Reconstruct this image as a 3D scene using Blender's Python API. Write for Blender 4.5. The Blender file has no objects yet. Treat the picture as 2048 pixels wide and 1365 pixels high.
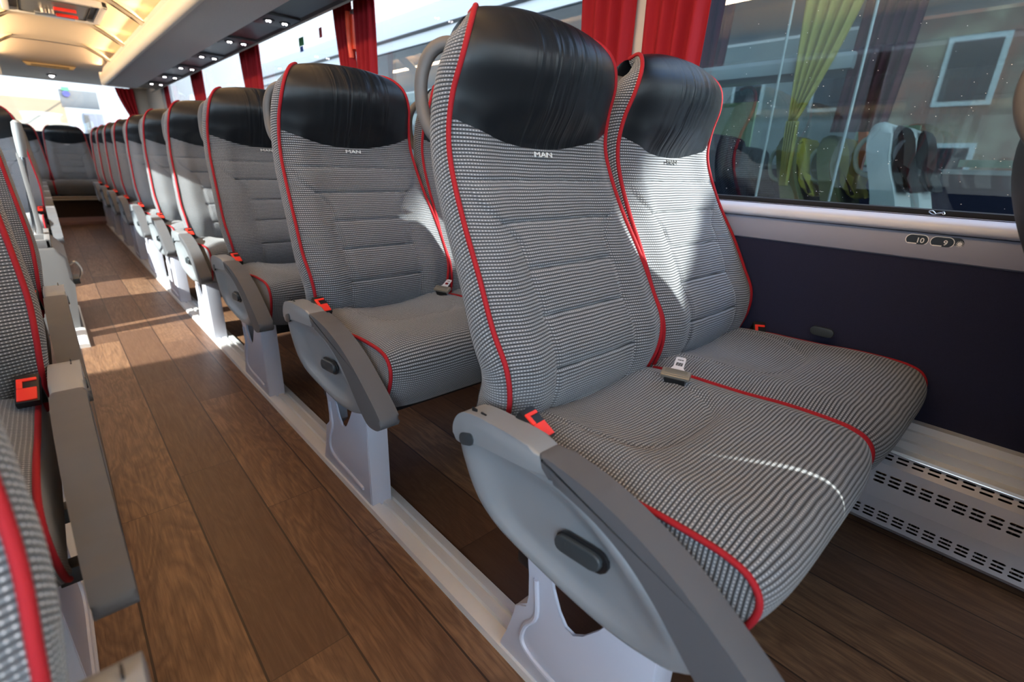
import bpy, bmesh, math, random
from mathutils import Vector, Matrix
random.seed(7)
C = bpy.context.scene.collection
S = bpy.context.scene

# ------------------------------------------------------------------ camera, sky, sun, exposure
def rot_cam(yaw, pitch, roll):
    cy, sy, cp, sp = math.cos(yaw), math.sin(yaw), math.cos(pitch), math.sin(pitch)
    f = Vector((sy*cp, cy*cp, -sp)); r = Vector((cy, -sy, 0)); u = r.cross(f)
    cr, sr = math.cos(roll), math.sin(roll)
    r2 = cr*r + sr*u; u2 = -sr*r + cr*u
    return Matrix((r2, u2, -f)).transposed()
cd = bpy.data.cameras.new('camera'); cam = bpy.data.objects.new('camera', cd); C.objects.link(cam)
cam.matrix_world = Matrix.Translation((0, 0, .8764)) @ rot_cam(.75005, .34744, .037038).to_4x4()
cd.sensor_width = 36; cd.lens = 976.465/2048*36; cd.clip_start = .02; cd.clip_end = 300
cd.dof.use_dof = True; cd.dof.focus_distance = 1.15; cd.dof.aperture_fstop = 3.2
S.camera = cam
S.view_settings.view_transform = 'Standard'; S.view_settings.look = 'None'
S.view_settings.gamma = 1; S.view_settings.use_curve_mapping = False
S.view_settings.exposure = 0.55

SUNV = Vector((1, -1.3, .74)).normalized()
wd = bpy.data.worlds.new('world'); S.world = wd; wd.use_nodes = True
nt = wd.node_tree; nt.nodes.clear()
def wn(t, **k):
    n = nt.nodes.new(t)
    for a, b in k.items(): setattr(n, a, b)
    return n
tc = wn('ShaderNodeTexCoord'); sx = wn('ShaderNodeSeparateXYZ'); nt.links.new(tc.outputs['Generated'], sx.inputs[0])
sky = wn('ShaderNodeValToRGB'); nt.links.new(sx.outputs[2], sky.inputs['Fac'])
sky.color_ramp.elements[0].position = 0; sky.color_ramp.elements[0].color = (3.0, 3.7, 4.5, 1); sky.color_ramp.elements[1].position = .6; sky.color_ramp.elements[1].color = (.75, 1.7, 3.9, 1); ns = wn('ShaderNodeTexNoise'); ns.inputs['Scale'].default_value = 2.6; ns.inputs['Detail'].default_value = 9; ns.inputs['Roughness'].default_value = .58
rp = wn('ShaderNodeValToRGB'); rp.color_ramp.elements[0].position = .42; rp.color_ramp.elements[1].position = .6
mx = wn('ShaderNodeMix', data_type='RGBA'); mx.inputs[7].default_value = (4.7, 4.85, 5.1, 1)
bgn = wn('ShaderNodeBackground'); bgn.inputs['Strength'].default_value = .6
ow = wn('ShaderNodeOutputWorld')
L = nt.links.new
L(tc.outputs['Generated'], ns.inputs['Vector']); L(ns.outputs['Fac'], rp.inputs['Fac']); L(rp.outputs['Color'], mx.inputs[0])
L(sky.outputs['Color'], mx.inputs[6]); L(mx.outputs[2], bgn.inputs['Color'])
# sky half towards the sun, out of view, brightened to light the cabin
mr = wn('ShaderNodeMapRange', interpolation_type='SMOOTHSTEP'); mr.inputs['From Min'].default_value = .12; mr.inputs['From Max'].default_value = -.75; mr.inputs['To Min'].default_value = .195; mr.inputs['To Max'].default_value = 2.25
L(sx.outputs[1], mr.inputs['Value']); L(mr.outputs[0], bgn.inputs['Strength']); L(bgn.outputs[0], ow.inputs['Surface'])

sl = bpy.data.lights.new('sun', 'SUN'); sl.energy = 14.0; sl.angle = math.radians(.6); sl.color = (1, .96, .9)
so = bpy.data.objects.new('sun', sl); C.objects.link(so); so.rotation_euler = SUNV.to_track_quat('Z', 'Y').to_euler(); so.location = (6, -7, 6)
# added spot standing in for sunlight reflected in through the left windows
gl_ = bpy.data.lights.new('glint_stand_in', 'SPOT'); gl_.energy = 7000; gl_.spot_size = math.radians(20); gl_.spot_blend = .1; gl_.shadow_soft_size = .02; gl_.color = (1, .96, .9)
go = bpy.data.objects.new('glint_stand_in', gl_); C.objects.link(go); go.location = (-4.7, 2.3, 3.75); go.rotation_euler = Vector((-5.0, -1.3, 3.75)).to_track_quat('Z', 'Y').to_euler()

# ------------------------------------------------------------------ material helpers
def M(name, col, rough=.5, metal=0, **k):
    m = bpy.data.materials.new(name); m.use_nodes = True
    b = m.node_tree.nodes['Principled BSDF']
    b.inputs['Base Color'].default_value = (*col, 1); b.inputs['Roughness'].default_value = rough; b.inputs['Metallic'].default_value = metal
    for a, v in k.items(): b.inputs[a.replace('_', ' ')].default_value = v
    return m
def T(m): return m.node_tree, m.node_tree.nodes['Principled BSDF']
def nmath(t, op, a, b=None, c=None):
    n = t.nodes.new('ShaderNodeMath'); n.operation = op
    for i, v in enumerate((a, b, c)):
        if v is None: continue
        if hasattr(v, 'is_linked') or isinstance(v, bpy.types.NodeSocket): t.links.new(v, n.inputs[i])
        else: n.inputs[i].default_value = v
    return n.outputs[0]
def nmix(t, f, a, b):
    n = t.nodes.new('ShaderNodeMix'); n.data_type = 'RGBA'
    for i, v in ((0, f), (6, a), (7, b)):
        if isinstance(v, bpy.types.NodeSocket): t.links.new(v, n.inputs[i])
        else: n.inputs[i].default_value = v if i == 0 else (*v, 1)
    return n.outputs[2]
def noise(t, vec, scale, detail=4, rough=.5, dist=0):
    n = t.nodes.new('ShaderNodeTexNoise'); n.inputs['Scale'].default_value = scale; n.inputs['Detail'].default_value = detail
    n.inputs['Roughness'].default_value = rough; n.inputs['Distortion'].default_value = dist
    if vec is not None: t.links.new(vec, n.inputs['Vector'])
    return n.outputs['Fac']
def mapping(t, vec, sc):
    n = t.nodes.new('ShaderNodeMapping'); n.inputs['Scale'].default_value = sc; t.links.new(vec, n.inputs['Vector']); return n.outputs[0]
def coord(t, which='Object'):
    return t.nodes.new('ShaderNodeTexCoord').outputs[which]
def ramp(t, f, stops):
    n = t.nodes.new('ShaderNodeValToRGB'); e = n.color_ramp.elements
    while len(e) < len(stops): e.new(.5)
    for i, (p, c) in enumerate(stops): e[i].position = p; e[i].color = (*c, 1)
    t.links.new(f, n.inputs[0]); return n.outputs[0]
def bump(t, b, h, dist, strength=1):
    n = t.nodes.new('ShaderNodeBump'); n.inputs['Distance'].default_value = dist; n.inputs['Strength'].default_value = strength
    t.links.new(h, n.inputs['Height']); t.links.new(n.outputs[0], b.inputs['Normal'])
def grain(m, scale, dist, amt=.0, detail=3):
    t, b = T(m); f = noise(t, coord(t), scale, detail)
    bump(t, b, f, dist)
    if amt:
        c = b.inputs['Base Color'].default_value[:3]
        o = nmix(t, f, tuple(x*(1-amt) for x in c), tuple(min(1, x*(1+amt)) for x in c)); t.links.new(o, b.inputs['Base Color'])
    return m

# ribbed grey upholstery: dark grooves between grey ribs with small white flecks
def fabric(name, c1=(.165, .178, .198), dark=(.006, .007, .011)):
    m = M(name, c1, .92); t, b = T(m)
    uv = coord(t, 'UV'); s = t.nodes.new('ShaderNodeSeparateXYZ'); t.links.new(uv, s.inputs[0])
    wob = nmath(t, 'MULTIPLY', nmath(t, 'SUBTRACT', noise(t, uv, 9, 2), .5), .006)
    v = nmath(t, 'ADD', s.outputs[1], wob)
    fv = nmath(t, 'FRACT', nmath(t, 'DIVIDE', v, .0062))
    fu = nmath(t, 'FRACT', nmath(t, 'DIVIDE', s.outputs[0], .0052))
    tri = nmath(t, 'ABSOLUTE', nmath(t, 'SUBTRACT', fv, .5))            # 0 at rib centre .5 at groove
    rib = nmath(t, 'SMOOTH_MIN', nmath(t, 'MULTIPLY', nmath(t, 'SUBTRACT', .5, tri), 4.2), 1.0, .3)
    triu = nmath(t, 'ABSOLUTE', nmath(t, 'SUBTRACT', fu, .5))
    colu = nmath(t, 'MINIMUM', nmath(t, 'MULTIPLY', nmath(t, 'SUBTRACT', .5, triu), 5), 1.0)
    k = nmath(t, 'MULTIPLY', nmath(t, 'SUBTRACT', rib, .42), 1.75); 
    k = nmath(t, 'MINIMUM', nmath(t, 'MAXIMUM', k, 0.0), 1.0)
    yarn = nmath(t, 'MULTIPLY_ADD', colu, .2, .8)
    fac = nmath(t, 'MULTIPLY', k, yarn)
    base = nmix(t, fac, dark, c1)
    fleck = nmath(t, 'MULTIPLY', nmath(t, 'LESS_THAN', triu, .13), nmath(t, 'LESS_THAN', tri, .12))
    col = nmix(t, nmath(t, 'MULTIPLY', fleck, .75), base, (.75, .75, .75))
    t.links.new(col, b.inputs['Base Color'])
    bump(t, b, nmath(t, 'ADD', nmath(t, 'MULTIPLY', rib, 1.0), nmath(t, 'MULTIPLY', colu, .18)), .0016, .9)
    b.inputs['Sheen Weight'].default_value = .25
    return m
FAB = fabric('ribbed_grey_fabric')
def leather():
    m = M('black_leather', (.008, .010, .013), .36); t, b = T(m)
    uv = coord(t, 'UV'); s = t.nodes.new('ShaderNodeSeparateXYZ'); t.links.new(uv, s.inputs[0])
    w = noise(t, mapping(t, uv, (42, 3.2, 1)), 1.0, 2, .5, .6)
    mask = nmath(t, 'MAXIMUM', nmath(t, 'SUBTRACT', 1.0, nmath(t, 'MULTIPLY', nmath(t, 'ABSOLUTE', nmath(t, 'SUBTRACT', s.outputs[0], .01)), 8.5)), 0.0)
    g = noise(t, uv, 900, 2)
    bump(t, b, nmath(t, 'ADD', nmath(t, 'MULTIPLY', nmath(t, 'MULTIPLY', w, mask), .013), nmath(t, 'MULTIPLY', g, .00015)), 1.0, 1)
    return m
LEA = leather(); T(LEA)[1].inputs['Specular IOR Level'].default_value = .38
RED = grain(M('red_piping', (.33, .001, .008), .8), 900, .0006)
GRIP = grain(M('dark_grey_grip', (.105, .108, .118), .5), 1500, .0004)
ARMG = grain(M('silver_grey_plastic', (.30, .325, .35), .36, .3), 1200, .0003)
SHELL = grain(M('black_shell_plastic', (.02, .021, .026), .45), 1200, .0003)
HAND = grain(M('brown_grey_handle_plastic', (.105, .1, .1), .42), 1200, .0003)
LEG = M('lilac_grey_powder_coat', (.56, .57, .66), .35)
DKB = M('dark_button_plastic', (.035, .045, .052), .38)
BLK = M('black_plastic', (.008, .009, .011), .4)
BUCK = M('red_buckle_plastic', (.85, .035, .02), .4)
CHR = M('chrome', (.75, .76, .78), .16, 1)
STEEL = M('brushed_steel', (.5, .49, .46), .3, 1)
BRNS = M('dark_bronze_plastic', (.3, .29, .26), .3, .6)
SILV = M('silver_thread', (.9, .9, .88), .35, .3)
DARKT = M('dark_thread', (.05, .05, .05), .6)
def alu(name, col, r=.38, mt=.7):
    m = M(name, col, r, mt); t, b = T(m)
    f = noise(t, mapping(t, coord(t), (200, 4, 200)), 1, 3); bump(t, b, f, .0002); return m
ALU = alu('floor_rail_aluminium', (.80, .81, .82), .35, .3)
ALUW = alu('wall_profile_aluminium', (.78, .80, .82), .33, .3)
LEDGE = M('pale_ledge_plastic', (.66, .68, .78), .28)
PANEL = M('lilac_wall_panel', (.29, .30, .385), .42)
NAVY = grain(M('navy_wall_felt', (.014, .016, .044), .95), 700, .0006, .35)
GREYF = grain(M('grey_ceiling_fabric', (.6, .58, .56), .95), 260, .001, .25)
HEAT = M('heater_grey_metal', (.72, .73, .80), .33, .2)
COP = M('copper_pipe', (.75, .4, .22), .3, 1)
CREAM = M('cream_strip', (.72, .69, .6), .4)
PEACH = grain(M('cream_ceiling_liner', (.80, .69, .52), .6), 400, .0003)
LINER = grain(M('rear_liner_plastic', (.72, .6, .45), .6), 400, .0003)
DUCT = M('dark_service_channel', (.016, .014, .014), .4)
TRIMG = grain(M('grey_window_trim', (.33, .31, .28), .6), 400, .0003)
PILL = M('beige_pillar', (.5, .46, .43), .55)
RUBB = M('black_window_seal', (.012, .012, .014), .6)
WHT = M('white_plastic', (.75, .75, .74), .4)
def glass(name, tint, ior=1.5, rgh=.0, refl=1.0):
    m = bpy.data.materials.new(name); m.use_nodes = True; t = m.node_tree; t.nodes.clear()
    o = t.nodes.new('ShaderNodeOutputMaterial'); mxs = t.nodes.new('ShaderNodeMixShader')
    tr = t.nodes.new('ShaderNodeBsdfTransparent'); gl = t.nodes.new('ShaderNodeBsdfGlossy')
    tr.inputs[0].default_value = (*tint, 1); gl.inputs['Roughness'].default_value = rgh; gl.inputs[0].default_value = (.95, .97, 1, 1)
    geo = t.nodes.new('ShaderNodeNewGeometry'); dp = t.nodes.new('ShaderNodeVectorMath'); dp.operation = 'DOT_PRODUCT'
    t.links.new(geo.outputs['Normal'], dp.inputs[0]); t.links.new(geo.outputs['Incoming'], dp.inputs[1])
    ca = nmath(t, 'SUBTRACT', 1.0, nmath(t, 'ABSOLUTE', dp.outputs['Value']))
    sch = nmath(t, 'MULTIPLY_ADD', nmath(t, 'POWER', ca, 5.0), .96, .04)
    f2 = nmath(t, 'MINIMUM', nmath(t, 'MULTIPLY', sch, refl), 1.0)
    t.links.new(f2, mxs.inputs[0]); t.links.new(tr.outputs[0], mxs.inputs[1]); t.links.new(gl.outputs[0], mxs.inputs[2]); t.links.new(mxs.outputs[0], o.inputs[0])
    return m
GLASS = glass('window_glass', (.72, .78, .77), 1.5, 0, 1.3)
GLASSN = glass('dark_tinted_glass', (.38, .46, .46), 1.5, 0, 1.6)
def curtain_mat(name, c):
    m = M(name, c, .85); t, b = T(m); o = t.nodes.get('Material Output')
    tl = t.nodes.new('ShaderNodeBsdfTranslucent'); tl.inputs[0].default_value = (*c, 1); ms = t.nodes.new('ShaderNodeMixShader'); ms.inputs[0].default_value = .2
    t.links.new(b.outputs[0], ms.inputs[1]); t.links.new(tl.outputs[0], ms.inputs[2]); t.links.new(ms.outputs[0], o.inputs[0])
    bump(t, b, noise(t, coord(t), 800, 2), .0003); return m
CURT = curtain_mat('red_curtain_cloth', (.33, .002, .01))
CURY = curtain_mat('yellow_curtain_cloth', (.72, .6, .16))

def wood():
    m = M('wood_plank_vinyl', (.2, .1, .05), .42); t, b = T(m)
    co = coord(t); s = t.nodes.new('ShaderNodeSeparateXYZ'); t.links.new(co, s.inputs[0])
    X = nmath(t, 'DIVIDE', nmath(t, 'ADD', s.outputs[0], .035), .147)
    row = nmath(t, 'FLOOR', X)
    wn_ = t.nodes.new('ShaderNodeTexWhiteNoise'); wn_.noise_dimensions = '1D'; t.links.new(row, wn_.inputs['W'])
    Y = nmath(t, 'ADD', nmath(t, 'DIVIDE', s.outputs[1], .78), nmath(t, 'MULTIPLY', wn_.outputs['Value'], 7.3))
    ci = nmath(t, 'FLOOR', Y)
    cb = t.nodes.new('ShaderNodeCombineXYZ'); t.links.new(row, cb.inputs[0]); t.links.new(ci, cb.inputs[1])
    w2 = t.nodes.new('ShaderNodeTexWhiteNoise'); w2.noise_dimensions = '3D'; t.links.new(cb.outputs[0], w2.inputs['Vector'])
    pid = w2.outputs['Value']
    base = ramp(t, pid, [(0, (.10, .052, .03)), (.35, (.17, .088, .05)), (.7, (.24, .13, .07)), (1, (.30, .175, .10))])
    off = t.nodes.new('ShaderNodeVectorMath'); off.operation = 'MULTIPLY_ADD'; t.links.new(w2.outputs['Color'], off.inputs[0]); off.inputs[1].default_value = (9, 9, 9); t.links.new(co, off.inputs[2])
    g1 = noise(t, mapping(t, off.outputs[0], (95, 5, 1)), 1.6, 8, .65, .9)
    sw = noise(t, mapping(t, off.outputs[0], (7, 1.6, 1)), 1.3, 3, .5, 1.2)
    rings = nmath(t, 'FRACT', nmath(t, 'MULTIPLY', sw, 9.0))
    rings = nmath(t, 'ABSOLUTE', nmath(t, 'SUBTRACT', rings, .5))
    c1 = nmix(t, nmath(t, 'MINIMUM', nmath(t, 'MAXIMUM', nmath(t, 'MULTIPLY', nmath(t, 'SUBTRACT', g1, .40), 2.4), 0.0), 1.0), base, (.07, .03, .018))
    c2 = nmix(t, nmath(t, 'MULTIPLY', rings, 1.15), c1, (.085, .04, .024))
    fx = nmath(t, 'ABSOLUTE', nmath(t, 'SUBTRACT', nmath(t, 'FRACT', X), .5)); fy = nmath(t, 'ABSOLUTE', nmath(t, 'SUBTRACT', nmath(t, 'FRACT', Y), .5))
    seam = nmath(t, 'MAXIMUM', nmath(t, 'GREATER_THAN', fx, .486), nmath(t, 'MULTIPLY', nmath(t, 'GREATER_THAN', fy, .4985), .6))
    c3 = nmix(t, nmath(t, 'MULTIPLY', seam, .92), c2, (.022, .01, .008))
    t.links.new(c3, b.inputs['Base Color'])
    t.links.new(nmath(t, 'MULTIPLY_ADD', g1, .25, .3), b.inputs['Roughness'])
    bump(t, b, nmath(t, 'SUBTRACT', nmath(t, 'MULTIPLY', g1, .4), seam), .0006, .6)
    return m
WOOD = wood()

# ------------------------------------------------------------------ mesh helpers
def mk(name, vs, fs, mat, parent=None, uvs=None, smooth=True, ang=40, mats=None, fm=None):
    me = bpy.data.meshes.new(name); me.from_pydata([tuple(v) for v in vs], [], fs); me.update()
    for mm in (mats or [mat]): me.materials.append(mm)
    if fm:
        for i, p in enumerate(me.polygons): p.material_index = fm[i]
    if uvs is not None:
        ul = me.uv_layers.new(name='UVMap')
        for lp in me.loops: ul.data[lp.index].uv = uvs[lp.vertex_index]
    if smooth:
        me.polygons.foreach_set('use_smooth', [True]*len(me.polygons)); me.set_sharp_from_angle(angle=math.radians(ang))
    o = bpy.data.objects.new(name, me); C.objects.link(o)
    if parent: o.parent = parent
    return o
def frombm(name, bm, mat, parent=None, smooth=True, ang=40):
    bmesh.ops.recalc_face_normals(bm, faces=bm.faces)
    me = bpy.data.meshes.new(name); bm.to_mesh(me); bm.free()
    for mm in (mat if isinstance(mat, list) else [mat]): me.materials.append(mm)
    if smooth:
        me.polygons.foreach_set('use_smooth', [True]*len(me.polygons)); me.set_sharp_from_angle(angle=math.radians(ang))
    o = bpy.data.objects.new(name, me); C.objects.link(o)
    if parent: o.parent = parent
    return o
def add_box(bm, x0, x1, y0, y1, z0, z1, bev=0, seg=2, mat=0):
    b2 = bmesh.new(); bmesh.ops.create_cube(b2, size=1)
    for v in b2.verts: v.co = Vector(((x0+x1)/2+v.co.x*(x1-x0), (y0+y1)/2+v.co.y*(y1-y0), (z0+z1)/2+v.co.z*(z1-z0)))
    if bev: bmesh.ops.bevel(b2, geom=list(b2.edges), offset=bev, segments=seg, profile=.7, affect='EDGES')
    merge(bm, b2, mat)
def merge(bm, b2, mat=0, mtx=None):
    mp = {}
    for v in b2.verts: mp[v] = bm.verts.new(mtx @ v.co if mtx else v.co)
    for f in b2.faces:
        nf = bm.faces.new([mp[v] for v in f.verts]); nf.material_index = mat
    b2.free()
def box(name, x0, x1, y0, y1, z0, z1, mat, parent=None, bev=0, seg=2):
    bm = bmesh.new(); add_box(bm, x0, x1, y0, y1, z0, z1, bev, seg); return frombm(name, bm, mat, parent)
def add_prism(bm, poly, a0, a1, axis='x', bev=0, seg=3, mat=0):
    b2 = bmesh.new(); n = len(poly)
    def P(a, p): return {'x': (a, p[0], p[1]), 'y': (p[0], a, p[1]), 'z': (p[0], p[1], a)}[axis]
    v0 = [b2.verts.new(P(a0, p)) for p in poly]; v1 = [b2.verts.new(P(a1, p)) for p in poly]
    f0 = b2.faces.new(v0); f1 = b2.faces.new(v1[::-1])
    for i in range(n): b2.faces.new((v0[i], v1[i], v1[(i+1) % n], v0[(i+1) % n]))
    if bev: bmesh.ops.bevel(b2, geom=list(set(list(f0.edges)+list(f1.edges))), offset=bev, segments=seg, profile=.6, affect='EDGES')
    merge(bm, b2, mat)
def cat(pts, n=8, closed=False):
    P = [Vector(p) for p in pts]; out = []; N = len(P)
    rng = range(N) if closed else range(N-1)
    for i in rng:
        p0 = P[(i-1) % N] if closed or i > 0 else P[0]*2-P[1]
        p1 = P[i]; p2 = P[(i+1) % N]; p3 = P[(i+2) % N] if closed or i+2 < N else P[-1]*2-P[-2]
        for k in range(n):
            t = k/n
            out.append(.5*((2*p1)+(p2-p0)*t+(2*p0-5*p1+4*p2-p3)*t*t+(3*p1-p0-3*p2+p3)*t**3))
    if not closed: out.append(P[-1])
    return out
def add_tube(bm, pts, r, n=10, closed=False, mat=0, squash=None):
    rs = r if isinstance(r, (list, tuple)) else [r]*len(pts)
    P = [Vector(p) for p in pts]; rings = []; up = None
    for i, p in enumerate(P):
        a = P[(i-1) % len(P)] if (closed or i > 0) else p; b = P[(i+1) % len(P)] if (closed or i < len(P)-1) else p
        t = (b-a).normalized()
        if up is None:
            up = t.orthogonal().normalized() if squash is None else (Vector(squash)-t*t.dot(Vector(squash))).normalized()
        up = (up - t*t.dot(up)).normalized(); s = t.cross(up)
        rr = rs[i] if not isinstance(rs[i], tuple) else rs[i]
        ra, rb = (rr if isinstance(rr, tuple) else (rr, rr))
        rings.append([bm.verts.new(p+up*(ra*math.cos(2*math.pi*k/n))+s*(rb*math.sin(2*math.pi*k/n))) for k in range(n)])
    m = len(rings)
    for i in range(m if closed else m-1):
        A, B = rings[i], rings[(i+1) % m]
        for k in range(n):
            f = bm.faces.new((A[k], A[(k+1) % n], B[(k+1) % n], B[k])); f.material_index = mat
    if not closed:
        bm.faces.new(rings[0][::-1]).material_index = mat; bm.faces.new(rings[-1]).material_index = mat
def tube(name, pts, r, mat, parent=None, n=10, closed=False, squash=None):
    bm = bmesh.new(); add_tube(bm, pts, r, n, closed, 0, squash); return frombm(name, bm, mat, parent, ang=60)
def grid_faces(nu, nv, off=0, flip=False):
    fs = []
    for j in range(nv-1):
        for i in range(nu-1):
            a = off+j*nu+i; q = (a, a+1, a+nu+1, a+nu)
            fs.append(q[::-1] if flip else q)
    return fs
def capsule(cx, cy, hw, hh, n=6):
    pts = []; r = hh
    for k in range(n+1): a = -math.pi/2+math.pi*k/n; pts.append((cx+hw-r+r*math.cos(a), cy+r*math.sin(a)))
    for k in range(n+1): a = math.pi/2+math.pi*k/n; pts.append((cx-hw+r+r*math.cos(a), cy+r*math.sin(a)))
    return pts
def fill2d(outer, holes):
    """triangulated flat plate with holes, returned as (verts2d, faces)"""
    cu = bpy.data.curves.new('t', 'CURVE'); cu.dimensions = '2D'; cu.fill_mode = 'BOTH'
    for lp in [outer]+holes:
        sp = cu.splines.new('POLY'); sp.points.add(len(lp)-1); sp.use_cyclic_u = True
        for i, p in enumerate(lp): sp.points[i].co = (p[0], p[1], 0, 1)
    o = bpy.data.objects.new('t', cu); C.objects.link(o)
    me = bpy.data.meshes.new_from_object(o.evaluated_get(bpy.context.evaluated_depsgraph_get()))
    v = [tuple(x.co[:2]) for x in me.vertices]; f = [tuple(p.vertices) for p in me.polygons]
    bpy.data.objects.remove(o); bpy.data.curves.remove(cu); bpy.data.meshes.remove(me)
    return v, f
def text_mesh(name, txt, size, mat, parent, mtx, ext=.0004, bold=.0):
    cu = bpy.data.curves.new('t', 'FONT'); cu.body = txt; cu.size = size; cu.align_x = 'CENTER'; cu.align_y = 'CENTER'; cu.extrude = ext; cu.offset = bold
    o = bpy.data.objects.new('t', cu); C.objects.link(o)
    me = bpy.data.meshes.new_from_object(o.evaluated_get(bpy.context.evaluated_depsgraph_get()))
    bpy.data.objects.remove(o); me.materials.clear(); me.materials.append(mat); me.transform(mtx); me.name = name
    o = bpy.data.objects.new(name, me); C.objects.link(o)
    if parent: o.parent = parent
    return o
def thing(name, label, cat_, loc=(0, 0, 0), group=None, rz=0):
    o = bpy.data.objects.new(name, None); C.objects.link(o); o.location = loc; o.rotation_euler = (0, 0, rz); o.empty_display_size = .1
    o['label'] = label; o['category'] = cat_
    if group: o['group'] = group
    return o
def tag(o, label, cat_, group=None):
    o['label'] = label; o['category'] = cat_
    if group: o['group'] = group
    return o
def struct(o): o['kind'] = 'structure'; return o
def kids(o): return [c for c in bpy.data.objects if c.parent == o]
def dup(root, loc, label, group=None, rz=None):
    kd = KIDS.setdefault(root.name, None) or KIDS.__setitem__(root.name, [(c, kids(c)) for c in kids(root)]) or KIDS[root.name]
    r = root.copy(); C.objects.link(r); r.location = loc
    if rz is not None: r.rotation_euler = (0, 0, rz)
    r['label'] = label
    if group: r['group'] = group
    for c, gs in kd:
        c2 = c.copy(); C.objects.link(c2); c2.parent = r
        for g in gs:
            g2 = g.copy(); C.objects.link(g2); g2.parent = c2
    return r
KIDS = {}
def lerp(a, b, t): return a+(b-a)*t
def sstep(a, b, x):
    t = max(0, min(1, (x-a)/(b-a))); return t*t*(3-2*t)

# ------------------------------------------------------------------ the coach seat
KN = [(.212, .572, .405), (.219, .555, .44), (.225, .537, .50), (.231, .541, .56), (.234, .574, .62), (.229, .618, .70), (.222, .668, .78),
      (.216, .709, .86), (.210, .727, .92), (.205, .722, .98), (.197, .705, 1.035), (.182, .705, 1.08), (.158, .726, 1.109), (.130, .758, 1.122), (.122, .785, 1.117)]
PC = cat(KN, 14)
_l = [0]
for i in range(1, len(PC)): _l.append(_l[-1]+(PC[i]-PC[i-1]).length)
PL = _l[-1]
def pc(s):
    """point (w,y,z) at arc length s along the side piping line and its back-pointing normal"""
    s = max(0, min(PL, s)); lo, hi = 0, len(_l)-1
    while hi-lo > 1:
        m = (lo+hi)//2
        if _l[m] <= s: lo = m
        else: hi = m
    t = (s-_l[lo])/max(1e-9, _l[hi]-_l[lo]); p = PC[lo].lerp(PC[hi], t)
    a = PC[max(0, lo-3)]; b = PC[min(len(PC)-1, hi+3)]; ty, tz = b.y-a.y, b.z-a.z; n = math.hypot(ty, tz)
    return p, (tz/n, -ty/n)
def s_of_z(z):
    lo, hi = 0, len(PC)-1
    for i in range(len(PC)-1):
        if PC[i].z <= z <= PC[i+1].z: return lerp(_l[i], _l[i+1], (z-PC[i].z)/(PC[i+1].z-PC[i].z))
    return PL
SEAMS = [.848, .778, .701, .623, .535]
def front(u, s, lea):
    p, nb = pc(s); x = p.x*u; z = p.z; au = abs(u)
    hd = sstep(.90, .985, z)
    body = -.017*math.exp(-((au-.76)/.19)**2)*(1-au**8)*(1-hd)
    body += -.007*(1-u*u)*(1-hd)
    # quilting
    if z < .90:
        xs = .118+.075*sstep(.735, .83, z)
        inn = 1-sstep(xs-.004, xs+.004, abs(x))
        g = .0055*math.exp(-((z-SEAMS[0])/.0035)**2)*(1-au**10)
        for zs in SEAMS[1:]: g += .0055*math.exp(-((z-zs)/.0035)**2)*inn
        if z < .84: g += .0045*math.exp(-((abs(x)-xs)/.004)**2)*sstep(.845, .82, z)
        zz = [.45]+sorted(SEAMS)
        for a, b in zip(zz, zz[1:]):
            if a < z < b: g -= .005*inn*math.sin(math.pi*(z-a)/(b-a))**.7
        body += g
    head = -.036*(1-au**2.6)*hd*(1-.55*sstep(1.05, 1.13, z))
    dz = .012*(1-au**2.5)*sstep(1.06, 1.13, z)
    edge = 1-au**24
    return x, p.y+(body+head)-lea*.0045*edge, z+dz
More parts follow.
